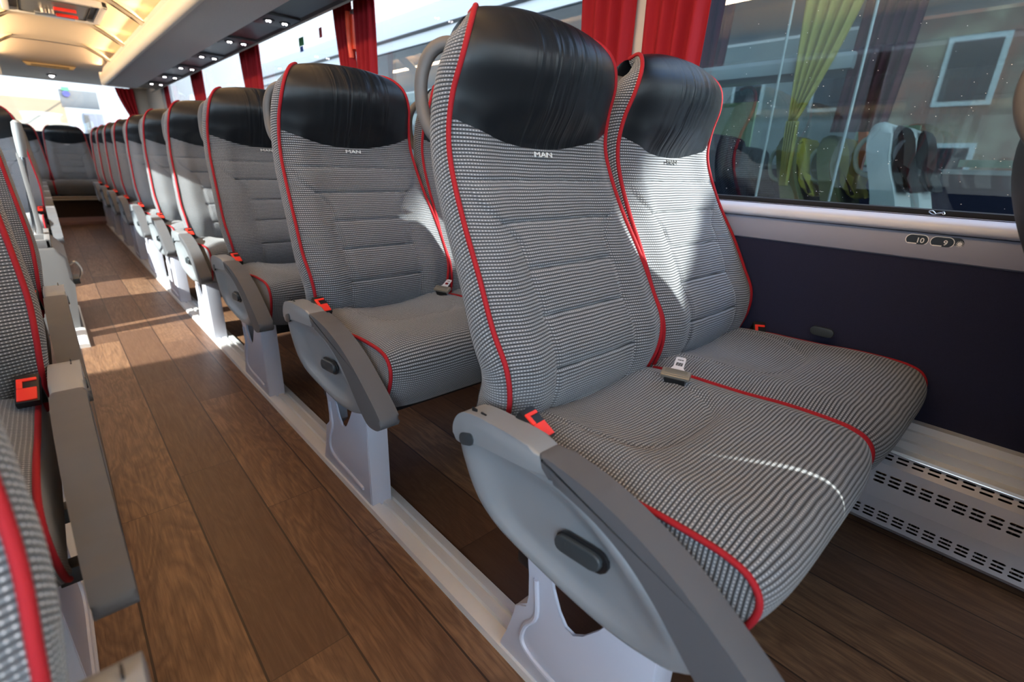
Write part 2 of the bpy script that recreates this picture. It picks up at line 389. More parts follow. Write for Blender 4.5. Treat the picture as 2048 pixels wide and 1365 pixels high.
def build_back(parent, m, outer=0):
    # fabric front (below the headrest) and side panels in one cover
    NU, NV = 69, 124
    def sb(u): return s_of_z(.905+.043*abs(u)**2)
    vs, uv = [], []
    for j in range(NV):
        for i in range(NU):
            u = -1+2*i/(NU-1); u = math.copysign(abs(u)**.92, u) if u else 0
            s = sb(u)*j/(NV-1); x, y, z = front(u, s, 0)
            vs.append((m*x, y, z)); uv.append((x, s))
    fs = grid_faces(NU, NV, 0, m < 0)
    NR, NT = 9, 110
    for sg in (-1, 1):
        off = len(vs)
        for j in range(NT):
            s = PL*j/(NT-1)
            p, nb = pc(s)
            D = lerp(.088, .062, sstep(0, .5, s/PL))*lerp(1, .25, sstep(.86, 1, s/PL))
            for i in range(NR):
                r = i/(NR-1); bul = (.016 if sg == outer else max(0, min(.016, .2365-p.x)))*math.sin(math.pi*min(1, r*1.05))**.7*(1-.8*sstep(.9, 1, s/PL))-.006*r
                vs.append((m*sg*(p.x+bul-.001), p.y+D*r*nb[0], p.z+D*r*nb[1])); uv.append((D*r+.3, s+.02*r))
        fs += grid_faces(NR, NT, off, (sg*m) > 0)
    mk('backrest', vs, fs, FAB, parent, uv, ang=60)
    # leather headrest cover
    NV2 = 44; vs, uv = [], []
    for j in range(NV2):
        for i in range(NU):
            u = -1+2*i/(NU-1); s0 = sb(u); t = j/(NV2-1); s = lerp(s0, PL, t)
            x, y, z = front(u, s, min(1, t*9)); vs.append((m*x, y, z)); uv.append((x, s))
    # over the top and down the back a little
    for k in range(1, 6):
        for i in range(NU):
            u = -1+2*i/(NU-1); p, nb = pc(PL); x, y, z = front(u, PL, 1); a = k/5
            vs.append((m*x*(1+.25*a), y+.03*math.sin(a*1.5), z-.055*(1-math.cos(a*1.5)))); uv.append((x, PL+.05*a))
    mk('headrest', vs, grid_faces(NU, NV2+5, 0, m < 0), LEA, parent, uv, ang=70)
    # red piping left and right
    for sg in (-1, 1):
        pts = []
        for j in range(70):
            p, nb = pc(PL*j/69); pts.append((m*sg*(p.x+.001), p.y-.0015, p.z+.001))
        tube('back_piping', pts, .0046, RED, parent, 8)
    # plastic rear shell
    NB, NTb = 25, 60; vs = []
    for j in range(NTb):
        s = PL*j/(NTb-1); p, nb = pc(s); D = lerp(.088, .062, sstep(0, .5, s/PL))*lerp(1, .25, sstep(.86, 1, s/PL))
        for i in range(NB):
            u = -1+2*i/(NB-1); b = .026*(1-u**4)*(1-.5*sstep(.9, 1, s/PL)); DD = D-.004+b
            vs.append((m*(p.x-.003)*u*1.0, p.y+DD*nb[0], p.z+DD*nb[1]))
    mk('rear_shell', vs, grid_faces(NB, NTb, 0, m > 0), SHELL, parent, ang=60)
    # grab handle on the aisle-side shoulder
    hp = cat([(-.160*m, .765, 1.062), (-.178*m, .782, 1.064), (-.194*m, .800, 1.050), (-.204*m, .812, 1.018), (-.207*m, .812, .982), (-.209*m, .800, .950), (-.207*m, .782, .925), (-.198*m, .76, .905)], 6)
    tube('grab_handle', hp, [(.009, .012)]*len(hp), HAND, parent, 12, squash=(0, 1, 0))
CK = [(.600, .430), (.53, .444), (.46, .450), (.40, .452), (.33, .455), (.26, .461), (.19, .462), (.15, .459), (.124, .449), (.110, .428), (.111, .40), (.126, .362), (.150, .326), (.178, .302)]
CC = cat([(0, a, b) for a, b in CK], 10)
def build_cushion(parent, m):
    NU = 61; vs, uv = [], []; L_ = 0; HW = .2325
    for j, p in enumerate(CC):
        a = CC[max(0, j-2)]; b = CC[min(len(CC)-1, j+2)]; ty, tz = b.y-a.y, b.z-a.z; n = math.hypot(ty, tz); ny, nz = tz/n, -ty/n
        if j: L_ += (p-CC[j-1]).length
        top = sstep(.14, .2, p.y) if p.z > .41 else 0
        for i in range(NU):
            u = -1+2*i/(NU-1); au = abs(u)
            o = .017*(1-au**5)+.006*math.exp(-((au-.74)/.16)**2)*top
            o -= .018*(1-min(1, au/.62)**2)*sstep(.27, .36, p.y)*top
            q = (au*HW/.158)**3.2+(max(0, .60-p.y)/.285)**3.2
            if p.z > .43: o -= .005*math.exp(-((q**(1/3.2)-1)/.028)**2)
            vs.append((m*u*HW, p.y+ny*o, p.z+nz*o)); uv.append((u*HW, L_))
    nrow = len(CC); fs = grid_faces(NU, nrow, 0, m > 0)
    for sg in (-1, 1):
        off = len(vs); NR = 9
        for j, p in enumerate(CC):
            by, bz = max(p.y, .21), .302
            for i in range(NR):
                r = i/(NR-1); bl = .004*math.sin(math.pi*r)**.6 if 0 < r < 1 else 0
                d = math.hypot(by-p.y, bz-p.z); bl *= min(1, d/.04)
                vs.append((m*sg*(HW+bl), lerp(p.y, by, r), lerp(p.z, bz, r))); uv.append((lerp(p.z, bz, r)+.4, -lerp(p.y, by, r)))
        fs += grid_faces(NR, nrow, off, sg*m < 0)
    mk('cushion', vs, fs, FAB, parent, uv, ang=60)
    for sg in (-1, 1):
        tube('cushion_piping', [(m*sg*(HW+.0005), p.y-.001, p.z+.001) for p in CC[8:]], .0044, RED, parent, 8)
    box('seat_pan', -.205, .205, .20, .58, .262, .315, BLK, parent, .012)
ARM_SHELL = [(.592, .455), (.590, .425), (.578, .398), (.556, .362), (.530, .338), (.49, .319), (.44, .309), (.38, .302), (.32, .296), (.26, .294), (.21, .298), (.17, .307), (.15, .318), (.13, .345), (.19, .40), (.28, .455), (.38, .485), (.55, .485)]
ARM_GRIP = [(.395, .503), (.33, .499), (.28, .490), (.225, .472), (.17, .446), (.12, .414), (.075, .382), (.045, .357), (.036, .343), (.042, .327), (.060, .317), (.088, .313), (.108, .318), (.135, .338), (.165, .368), (.20, .402), (.24, .432), (.29, .455), (.345, .468), (.372, .474)]
ARM_HINGE = [(.402, .504), (.365, .475), (.45, .463), (.53, .452), (.575, .433), (.592, .438), (.594, .462), (.580, .486), (.555, .499), (.50, .505)]
def build_arm(parent, m):
    x0 = -.301
    # sculpted shell: nested outlines pushed in and out
    cl = cat([(0, a, b) for a, b in ARM_SHELL], 3, True); P = [(p.y, p.z) for p in cl]
    cy, cz = .36, .375
    def ring(f, x): return [(m*x, cy+(y-cy)*f, cz+(z-cz)*f) for y, z in P]
    rings = [ring(.97, x0+.040), ring(1, x0+.034), ring(1, x0+.018), ring(.965, x0+.009), ring(.91, x0+.004), ring(.84, x0+.003), ring(.74, x0+.008), ring(.62, x0+.017), ring(.48, x0+.020), ring(.3, x0+.020), ring(.1, x0+.020)]
    vs = [v for r in rings for v in r]; n = len(P); fs = []
    for j in range(len(rings)-1):
        for i in range(n):
            q = (j*n+i, j*n+(i+1) % n, (j+1)*n+(i+1) % n, (j+1)*n+i); fs.append(q if m > 0 else q[::-1])
    fs.append(tuple(range(n)) if m < 0 else tuple(range(n))[::-1])
    e = (len(rings)-1)*n; fs.append(tuple(range(e, e+n)))
    arm = mk('armrest', vs, fs, ARMG, parent, ang=50)
    def pr(name, poly, a, b, bev, mat, par, sub=5):
        bm = bmesh.new(); c = [(p.y, p.z) for p in cat([(0, y, z) for y, z in poly], sub, True)]
        add_prism(bm, c, m*a, m*b, 'x', bev, 3); return frombm(name, bm, mat, par, ang=50)
    pr('armrest_grip', ARM_GRIP, x0, x0+.046, .0085, GRIP, arm)
    pr('hinge_cover', ARM_HINGE, x0+.0006, x0+.0455, .006, ARMG, arm)
    # notches on top of the hinge cover
    bm = bmesh.new()
    for yy in (.545, .522): add_box(bm, *sorted((m*(x0+.012), m*(x0+.014))), yy, yy+.012, .499, .5056)
    frombm('hinge_slot', bm, BLK, arm)
    bm = bmesh.new(); q = Matrix.Rotation(.32, 2)
    add_prism(bm, [(.556+.0*a+a*.9+b*.1, .451+b-a*.32) for a, b in capsule(0, 0, .021, .0115)], m*(x0-.0012), m*(x0+.004), 'x', .001, 2)
    frombm('pivot_cap', bm, DKB, arm)
    bm = bmesh.new()
    add_prism(bm, [(.315+a-b*.1, .384+b-a*.10) for a, b in capsule(0, 0, .046, .0185)], m*(x0+.0105), m*(x0+.016), 'x', .002, 2)
    frombm('button_recess', bm, BLK, arm)
    bm = bmesh.new()
    add_prism(bm, [(.318+a-b*.1, .384+b-a*.10) for a, b in capsule(0, 0, .040, .0145)], m*(x0+.004), m*(x0+.014), 'x', .003, 3)
    for k in range(9): bmesh.ops.create_icosphere(bm, subdivisions=1, radius=.0009, matrix=Matrix.Translation((m*(x0+.004), .325+.006*(k % 3), .380+.004*(k//3))))
    frombm('recline_button', bm, DKB, arm)
    return arm
LEGP = [(.203, 0), (.505, 0), (.500, .02), (.485, .06), (.472, .105), (.466, .138), (.452, .150), (.436, .158), (.432, .185), (.436, .23), (.446, .29), (.392, .29), (.384, .24), (.368, .205), (.352, .186), (.334, .184), (.315, .20), (.292, .235), (.262, .29), (.198, .29), (.199, .15)]
def build_leg(parent, m, x0=-.26):
    bm = bmesh.new(); P = LEGP
    add_prism(bm, P, m*x0, m*(x0+.006), 'x', .002, 2)
    # front flange box and rear flange
    add_box(bm, *sorted((m*(x0+.001), m*(x0+.056))), .196, .202, .0, .29, .002)
    add_prism(bm, [(.502, .0), (.498, .02), (.483, .06), (.470, .105), (.464, .14), (.432, .17), (.434, .23), (.442, .285), (.436, .285), (.426, .23), (.424, .165), (.458, .135), (.464, .105), (.477, .06), (.492, .02), (.496, 0)], m*(x0+.003), m*(x0+.05), 'x')
    # pressed rib
    rib = cat([(0, .43, .235), (0, .425, .16), (0, .45, .115), (0, .455, .075), (0, .42, .055), (0, .33, .05), (0, .25, .045)], 5)
    add_tube(bm, [(m*(x0-.0005), p.y-.012, p.z) for p in rib], .005, 8)
    add_box(bm, *sorted((m*(x0-.004), m*(x0+.06))), .198, .508, 0, .006, .001)
    leg = frombm('leg', bm, LEG, parent, ang=35)
    return leg
def build_buckle(parent, m, x=-.238, y=.485, z=.455, rz=.0, tilt=.6):
    b = bmesh.new(); add_box(b, -.016, .016, -.03, .03, -.008, .008, .004)
    mt = Matrix.Translation((m*x, y, z)) @ Matrix.Rotation(rz*m, 4, 'Z') @ Matrix.Rotation(tilt, 4, 'X')
    bmesh.ops.transform(b, matrix=mt, verts=b.verts); body = frombm('belt_buckle', b, BLK, parent)
    b = bmesh.new(); add_box(b, -.013, .013, -.027, -.001, .0065, .0105, .002); add_box(b, -.013, -.005, -.001, .016, .0065, .0105, .002); add_box(b, -.013, .013, .014, .02, .0065, .0105, .0015)
    bmesh.ops.transform(b, matrix=mt, verts=b.verts); frombm('release_button', b, BUCK, body)
    b = bmesh.new(); add_box(b, -.012, .012, .022, .027, -.07, -.004); bmesh.ops.transform(b, matrix=mt, verts=b.verts); frombm('belt_stalk', b, BLK, body)
def build_tongue(parent, x, y, z, M3):
    # grey-bronze buckle head with a bright slotted steel tongue
    mt = Matrix.Translation((x, y, z)) @ M3
    b = bmesh.new(); add_box(b, -.034, .034, -.014, .012, -.006, .006, .005); add_box(b, -.028, .028, -.010, -.004, .005, .0085, .002)
    for k in range(5): add_box(b, -.026, .026, -.001+.0022*k, .0002+.0022*k, .0055, .0072)
    bmesh.ops.transform(b, matrix=mt, verts=b.verts); h = frombm('belt_tongue_grip', b, BRNS, parent)
    v, f = fill2d([(-.02, .01), (.02, .01), (.012, .022), (.012, .05), (.009, .054), (-.009, .054), (-.012, .05), (-.012, .022)], [[(-.008, .026), (.008, .026), (.008, .038), (-.008, .038)], [(-.007, .043), (.007, .043), (.007, .048), (-.007, .048)]])
    vs = [mt @ Vector((a, c, .001)) for a, c in v]+[mt @ Vector((a, c, -.001)) for a, c in v]; n = len(v)
    mk('tongue_plate', vs, f+[tuple(i+n for i in reversed(q)) for q in f], M('bright_tongue_steel', (.85, .86, .92), .32, .45), h, smooth=False)
    b = bmesh.new(); add_box(b, -.024, .024, -.016, -.012, -.05, -.002); bmesh.ops.transform(b, matrix=mt, verts=b.verts); frombm('belt_strap', b, BLK, h)
def emblem(parent, mat, y):
    text_mesh('emblem', 'MAN', .0135, mat, parent, Matrix.Translation((0, y, .895)) @ Matrix.Rotation(math.radians(73), 4, 'X') @ Matrix.Scale(1.7, 4, (1, 0, 0)), .0012, .0)
def make_seat(name, label, m, kind, loc, emb=SILV):
    t = thing(name, label, 'seat', loc)
    build_back(t, m, -1 if kind == 'aisle' else 0); build_cushion(t, m)
    emblem(t, emb, .709)
    if kind == 'aisle':
        arm = build_arm(t, m); build_leg(t, m, -.26 if m > 0 else -.19)
        if m < 0: arm.location.x = -.021
        if m < 0:
            for c in kids(t):
                if c.name.startswith(('cushion', 'seat_pan')): c.location.x = -.022
        build_buckle(t, m, *((-.240, .460, .497) if m > 0 else (-.206, .480, .484)), .1, .55)
        bm = bmesh.new()
        for yy in (.26, .44): add_box(bm, *sorted((m*-.255, m*.235)), yy, yy+.03, .232, .262, .004)
        frombm('support_beam', bm, BLK, t)
    else:
        bm = bmesh.new()
        for yy in (.26, .44): add_box(bm, *sorted((m*-.235, m*.25)), yy, yy+.03, .232, .262, .004)
        frombm('support_beam', bm, BLK, t)
        build_buckle(t, m, .205, .485, .455, -.9, .9)
        if m > 0:
            bm = bmesh.new(); add_prism(bm, [(.34+a, .493+b) for a, b in capsule(0, 0, .028, .012)], .222, .232, 'x', .003, 2); frombm('recline_lever', bm, DKB, t)
    return t
ORD = ['nearest', 'second', 'third', 'fourth', 'fifth', 'sixth', 'seventh', 'eighth', 'ninth', 'tenth']
RX, RW, PITCH = .725, 1.195, .8205
A0 = make_seat('coach_seat', 'large foreground aisle seat with silver armrest, grey ribbed fabric and black leather headrest', 1, 'aisle', (RX, 0, 0))
W0 = make_seat('coach_seat', 'sunlit grey window seat between the large foreground aisle seat and the navy wall', 1, 'window', (RW, 0, 0), DARKT)
g1 = 'aisle seats along the right side'; g2 = 'window seats along the right side'
A0['group'] = g1; W0['group'] = g2
for r in range(1, 10):
    y = PITCH*r
    dup(A0, (RX, y, 0), 'grey ribbed aisle seat on the right of the aisle, %s row from the camera' % ORD[r], g1)
    dup(W0, (RW, y, 0), 'grey window seat against the right wall, %s row from the camera' % ORD[r], g2)
dup(W0, (RW, -.735, 0), 'window seat seen from behind at the right edge of the photo, dark rear shell', g2)
A9 = dup(A0, (RX, -PITCH, 0), 'aisle seat one row ahead of the big foreground seat, beside the camera', g1)
# belt tongue lying between the two foreground cushions, and one on the row behind
def tongue_thing(x, y, z, label):
    t = thing('seat_belt', label, 'seat belt', (x, y, z), 'belts lying between the right seats')
    build_tongue(t, 0, 0, 0, Matrix.Rotation(math.radians(-72), 3, 'Z').to_4x4() @ Matrix.Rotation(math.radians(30), 4, 'X') @ Matrix.Scale(.85, 4))
    return t
TG = tongue_thing(.868, .440, .487, 'bronze belt clip with bright slotted steel tongue lying between the two foreground cushions')
dup(TG, (.885, .47+PITCH, .487), 'dark belt clip lying beside the second-row cushion on the right side of the aisle')
# left side seats
LX = -.30
A_L = make_seat('coach_seat', 'left aisle seat with large red buckle and the longest brown-grey armrest', -1, 'aisle', (LX, .625, 0))
W_L = make_seat('coach_seat', 'left window seat out of sight beyond the left aisle seat with the red buckle', -1, 'window', (LX-.47, .625, 0))
g3 = 'aisle seats along the left side'; g4 = 'window seats along the left side'
A_L['group'] = g3; W_L['group'] = g4
LO = [(-.165, 'left aisle seat closest to the camera, blurred red piping in the bottom left corner'), (1.36, 'left aisle seat just before the grey console, second full armrest from the camera')]
for dy, lb in LO:
    dup(A_L, (LX, dy, 0), lb, g3)
    dup(W_L, (LX-.47, dy, 0), 'left window seat beside the '+lb.split(',')[0], g4)
for j in range(5):
    dy = 4.1+PITCH*j
    dup(A_L, (LX+.035, dy, 0), 'left aisle seat beyond the grey console, %s one behind it' % ['first', 'second', 'third', 'fourth', 'fifth'][j], g3)
    dup(W_L, (LX-.435, dy, 0), 'left window seat beyond the grey console, %s one behind it' % ['first', 'second', 'third', 'fourth', 'fifth'][j], g4)
# rear bench
RB = thing('rear_bench_seat', 'black and grey middle seat of the rear bench facing down the aisle', 'seat', (.315, 8.36, .02), 'seats of the rear bench')
build_back(RB, 1); build_cushion(RB, 1); emblem(RB, SILV, .7105)
for i, lb in ((1, 'rear bench seat just right of the middle one'), (-1, 'rear bench seat just left of the middle one'), (-2, 'rear bench seat nearest the left wall')):
    dup(RB, (.315+.475*i, 8.36, .02), lb)

# ------------------------------------------------------------------ bus body
YF, YR = -2.6, 9.75
XL, XR = -1.08, 1.47
struct(box('floor', XL-.05, XR+.05, YF, YR, -.05, 0, WOOD))
def extr(name, prof, y0, y1, mat, closed=True, ang=30):
    """profile (x,z) swept along the bus"""
    vs = [(x, y0, z) for x, z in prof]+[(x, y1, z) for x, z in prof]; n = len(prof); fs = []
    for i in range(n if closed else n-1): fs.append((i, (i+1) % n, (i+1) % n+n, i+n))
    if closed: fs += [tuple(range(n))[::-1], tuple(range(n, 2*n))]
    bm = bmesh.new(); vv = [bm.verts.new(v) for v in vs]
    for f in fs: bm.faces.new([vv[i] for i in f])
    return frombm(name, bm, mat, ang=ang)
def rail(x0, x1, y0, y1, label):
    w = x1-x0
    o = extr('seat_rail', [(x0, 0), (x0+.004, .012), (x0+.03, .014), (x0+.032, .006), (x0+.040, .006), (x0+.042, .014), (x0+.058, .014), (x0+.06, .006), (x0+.068, .006), (x0+.07, .014), (x1-.004, .012), (x1, 0)], y0, y1, ALU)
    return tag(o, label, 'rail')
rail(.456, .55, YF+.1, 8.3, 'long pale aluminium seat rail on the floor along the right side of the aisle')
rail(-.205, -.111, YF+.1, 2.15, 'short pale aluminium seat rail under the left foreground seats')
rail(-.17, -.076, 4.0, 8.3, 'pale aluminium seat rail under the left seats beyond the grey console')
# right wall below the windows
struct(extr('wall_right', [(1.458, 0), (1.458, .80), (1.52, .80), (1.52, 0)], YF, YR, NAVY))
struct(extr('trim_1', [(1.4575, .702), (1.450, .706), (1.444, .730), (1.448, .762), (1.4575, .765)], YF, YR, PANEL))
led = cat([(0, 1.452, .764), (0, 1.436, .766), (0, 1.427, .772), (0, 1.426, .782), (0, 1.432, .790), (0, 1.447, .796), (0, 1.475, .799), (0, 1.475, .77)], 4)
struct(extr('trim_2', [(p.y, p.z) for p in led], YF, YR, LEDGE, ang=60))
struct(extr('trim_3', [(1.4575, .322), (1.438, .320), (1.436, .303), (1.428, .301), (1.4275, .278), (1.420, .275), (1.419, .255), (1.398, .252), (1.396, .246), (1.4575, .246)], YF, YR, ALUW))
# window seal and glass on the right
struct(extr('trim_4', [(1.478, .796), (1.474, .812), (1.488, .814), (1.488, .796)], YF, YR, RUBB))
PIL = [-2.75, -.32, 1.03, 2.92, 4.80, 6.68, 8.56]
def pane(name, x, y0, y1, z0, z1, mat):
    bm = bmesh.new(); add_box(bm, x, x+.006, y0, y1, z0, z1); return frombm(name, bm, mat, smooth=False)
def pane1(name, x, y0, y1, z0, z1, mat):
    return mk(name, [(x, y0, z0), (x, y1, z0), (x, y1, z1), (x, y0, z1)], [(0, 1, 2, 3)], mat, smooth=False)
wi = 1
for a, b in zip(PIL, PIL[1:]):
    struct(pane1('window_%d' % wi, 1.49, a, b, .80, 1.78, GLASS)); wi += 1
bm = bmesh.new()
for y in PIL: add_box(bm, 1.462, 1.488, y-.035, y+.035, .79, 1.78, .006)
struct(frombm('trim_5', bm, PILL))
# fine dotted frit and water spots are part of the pane edge
struct(box('wall_right_rear', 1.40, 1.52, 8.56, YR, .8, 1.8, TRIMG, bev=.01))
bpy.data.objects['wall_right_rear'].name = 'trim_6'
# right overhead locker
def binprof(sgn, cx):
    return None
struct(extr('trim_7', [(1.285, 1.612), (1.30, 1.604), (1.44, 1.706), (1.47, 1.712), (1.49, 1.79), (1.30, 1.79)], YF, 8.6, TRIMG, ang=50))
bin_ = extr('luggage_rack', [(.785, 1.615), (1.085, 1.604), (1.095, 1.625), (1.28, 1.625), (1.285, 1.80), (.80, 1.80), (.772, 1.735)], YF, 8.22, GREYF)
tag(bin_, 'long grey fabric-covered overhead luggage rack above the right seats', 'luggage rack')
st = cat([(0, .79, 1.606), (0, .768, 1.610), (0, .752, 1.632), (0, .748, 1.67), (0, .756, 1.71), (0, .776, 1.738)], 4)
s1 = extr('edge_strip', [(p.y, p.z) for p in st]+[(.79, 1.735)], YF, 8.22, CREAM, ang=60); s1.parent = bin_
s1b = box('end_cap', .745, .80, 8.215, 8.235, 1.60, 1.742, WHT, bin_, .004)
bl = extr('luggage_rack', [(-.15, 1.615), (-.62, 1.604), (-1.0, 1.63), (-1.05, 1.77), (-.16, 1.79), (-.137, 1.735)], YF, 8.22, GREYF)
tag(bl, 'left overhead luggage rack, only its pale rounded rear end showing at the left edge', 'luggage rack')
s2 = extr('edge_strip', [(-.06-(p.y-.748)-.05, p.z) for p in st]+[(-.15, 1.735)], YF, 8.22, CREAM, ang=60); s2.parent = bl
box('end_cap', -.16, -.105, 8.215, 8.235, 1.60, 1.742, WHT, bl, .004)
# service units with pairs of reading lamps under the rack, one per row
EMIT = bpy.data.materials.new('lamp_led'); EMIT.use_nodes = True; EMIT.node_tree.nodes['Principled BSDF'].inputs['Emission Color'].default_value = (1, .95, .98, 1); EMIT.node_tree.nodes['Principled BSDF'].inputs['Emission Strength'].default_value = 11
def lamp_unit(loc, label):
    t = thing('reading_light_unit', label, 'light', loc, 'reading light units under the right rack')
    bm = bmesh.new(); add_box(bm, -.092, .092, -.13, .13, -.004, .018, .006); frombm('housing', bm, DUCT, t)
    for sx in (-.044, .046):
        bm = bmesh.new()
        ring = [(sx+.027*math.cos(a), .027*math.sin(a), -.006) for a in [2*math.pi*k/24 for k in range(24)]]
        add_tube(bm, ring, .0045, 8, True); bz = frombm('lamp_bezel', bm, BLK, t)
        bm = bmesh.new(); bmesh.ops.create_cone(bm, cap_ends=True, segments=24, radius1=.023, radius2=.023, depth=.002, matrix=Matrix.Translation((sx, 0, -.005))); frombm('reflector', bm, STEEL, bz)
        bm = bmesh.new()
        for k in range(3):
            a = 2*math.pi*k/3+.5; bmesh.ops.create_uvsphere(bm, u_segments=10, v_segments=6, radius=.0055, matrix=Matrix.Translation((sx+.010*math.cos(a), .010*math.sin(a), -.009)))
        frombm('led', bm, EMIT, bz)
    return t
struct(extr('trim_8', [(1.093, 1.610), (1.093, 1.624), (1.283, 1.624), (1.286, 1.608), (1.27, 1.618), (1.11, 1.619)], YF, 8.2, DUCT))
LU = lamp_unit((1.187, 3.38, 1.612), 'pair of lit reading lamps under the rack, nearest pair in view')
for k in range(-1, 6):
    if k == 0: continue
    dup(LU, (1.187, 3.38+PITCH*k, 1.612), 'pair of lit reading lamps under the rack, %s pair back from the nearest one' % ORD[k] if k > 0 else 'pair of reading lamps under the rack ahead of the nearest visible pair')
# ceiling
cp = [(-1.10, 1.79), (-.62, 1.815), (-.30, 1.855), (0, 1.89), (.32, 1.90), (.64, 1.89), (.94, 1.855), (1.26, 1.815), (1.50, 1.79)]
cc = cat([(0, a, b) for a, b in cp], 5)
vs = []; NY = 30
for j in range(NY+1):
    y = lerp(YF, 7.5, j/NY)
    for p in cc: vs.append((p.y, y, p.z))
NP = len(cc); fs = grid_faces(NP, NY+1, 0, True)
struct(mk('ceiling', vs, fs, PEACH, ang=60))
struct(box('roof', -1.2, 1.6, YF, YR+.1, 1.96, 2.02, WHT))
# rear dome: slopes down to the rear window head
vs = []
for j in range(13):
    t = j/12; y = lerp(7.5, YR, t)
    for p in cc:
        zz = p.z-.006-(p.z-1.735)*sstep(0.0, 1, t)*.92-.01*math.sin(math.pi*t); vs.append((p.y, y, zz))
struct(mk('trim_9', vs, grid_faces(NP, 13, 0, True), LINER, ang=60))
# bowed ribs between rack and ceiling
def bracket(y, sgn, label):
    t = tag(extr('ceiling_bracket', [(0, 0), (1, 0), (1, 1)], 0, .1, PEACH), label, 'bracket', 'curved brackets between rack and ceiling') if 0 else None
    bm = bmesh.new(); x0 = .56 if sgn > 0 else .08; x1 = .80 if sgn > 0 else -.16
    P = [(x0, 1.893), (lerp(x0, x1, .35), 1.868), (lerp(x0, x1, .7), 1.815), (x1, 1.742), (x1, 1.76), (lerp(x0, x1, .7), 1.831), (lerp(x0, x1, .35), 1.884), (x0, 1.905)]
    add_prism(bm, P, y, y+.13, 'y', .008, 2)
    return tag(frombm('ceiling_bracket', bm, PEACH), label, 'bracket', 'curved brackets between rack and ceiling')
for i, y in enumerate((2.2, 3.6, 4.95, 6.1, 7.3)):
    bracket(y, 1, 'cream bracket joining the right rack to the ceiling, %s from the camera' % ORD[i].replace('nearest', 'first'))
    bracket(y, -1, 'cream bracket joining the left rack to the ceiling, %s from the camera' % ORD[i].replace('nearest', 'first'))
# warm cove strips on the racks
WARM = bpy.data.materials.new('warm_cove_led'); WARM.use_nodes = True; wb = WARM.node_tree.nodes['Principled BSDF']; wb.inputs['Emission Color'].default_value = (1, .62, .28, 1); wb.inputs['Emission Strength'].default_value = 2.5
for x, lb in ((.83, 'warm cove light strip on top of the right luggage rack'), (-.19, 'warm cove light strip on top of the left luggage rack')):
    tag(box('cove_light', x-.012, x+.012, YF+.2, 7.4, 1.803, 1.808, WARM), lb, 'light')
    la = bpy.data.lights.new('cove_lamp', 'AREA'); la.shape = 'RECTANGLE'; la.size = .05; la.size_y = 10.6; la.energy = 88; la.color = (1, .68, .4)
    lo = bpy.data.objects.new('cove_lamp', la); C.objects.link(lo); lo.location = (x-.03 if x > 0 else x+.03, 2.95, 1.79)
    lo.rotation_euler = Vector((1 if x > 0 else -1, 0, -.10)).to_track_quat('Z', 'Y').to_euler(); lo.rotation_euler = (Matrix(((0, 0, 1), (0, 1, 0), (-1, 0, 0))) if x > 0 else Matrix(((0, 0, -1), (0, 1, 0), (1, 0, 0)))).to_euler(); la.spread = math.radians(150)
# roof hatch
t = thing('roof_hatch', 'white-framed grey roof hatch with red emergency handles in the cream ceiling', 'hatch', (.32, 5.55, 1.885))
bm = bmesh.new()
for a in ((-.29, -.25, -.36, .36), (.25, .29, -.36, .36), (-.29, .29, -.36, -.32), (-.29, .29, .32, .36)): add_box(bm, *a, -.03, .02, .008)
frombm('frame', bm, WHT, t)
box('hatch_recess', -.25, .25, -.32, .32, 0, .012, BLK, t)
box('hatch_cover', -.20, .20, -.27, .29, -.022, .004, M('hatch_grey_plastic', (.16, .17, .17), .4), t, .03, 4)
box('hatch_latch_plate', -.11, .13, .2, .30, -.035, -.02, STEEL, t, .006)
for i, (x, y) in enumerate(((.04, .10), (.02, -.12))): box('release_handle', x-.03, x+.10, y, y+.035, -.052, -.03, BUCK, t, .006)
for x in (-.06, -.02):
    bm = bmesh.new(); bmesh.ops.create_cone(bm, cap_ends=True, segments=20, radius1=.02, radius2=.02, depth=.03, matrix=Matrix.Translation((x, .08, -.035))); frombm('vent_knob', bm, STEEL, t)
# rear ceiling display recess and dome lamp
t = thing('ceiling_display_recess', 'tan recessed slot with dark lettering in the rear ceiling liner', 'ceiling recess', (.33, 8.55, 1.79))
bm = bmesh.new(); add_prism(bm, [(-.24, .012), (-.2, -.028), (.2, -.028), (.24, .012)], 0, .09, 'y', .006, 2); frombm('recess_body', bm, M('tan_plastic', (.45, .33, .16), .6), t)
box('dark_slot', -.17, .17, -.006, .004, -.024, -.004, M('brown_slot', (.12, .085, .04), .5), t, .002)
t = thing('dome_lamp', 'small round lit dome lamp in the rear ceiling liner', 'light', (.345, 9.25, 1.752))
bm = bmesh.new(); add_tube(bm, [(.04*math.cos(a), .04*math.sin(a), 0) for a in [2*math.pi*k/28 for k in range(28)]], .012, 8, True); frombm('bezel', bm, BLK, t)
bm = bmesh.new(); bmesh.ops.create_uvsphere(bm, u_segments=16, v_segments=8, radius=.028, matrix=Matrix.Translation((0, 0, -.002))); frombm('bulb', bm, EMIT, t)

# left wall with windows
struct(box('wall_left', XL-.06, XL, YF, YR, 0, .8, NAVY))
bm = bmesh.new()
for y in PIL: add_box(bm, XL-.03, XL+.01, y-.035, y+.035, .79, 1.8, .006)
struct(frombm('trim_10', bm, PILL))
for a, b in zip(PIL, PIL[1:]):
    struct(pane1('window_%d' % wi, XL-.03, a, b, .80, 1.80, GLASS)); wi += 1
struct(box('trim_11', XL-.06, XL+.02, 8.56, YR, .8, 1.8, TRIMG))
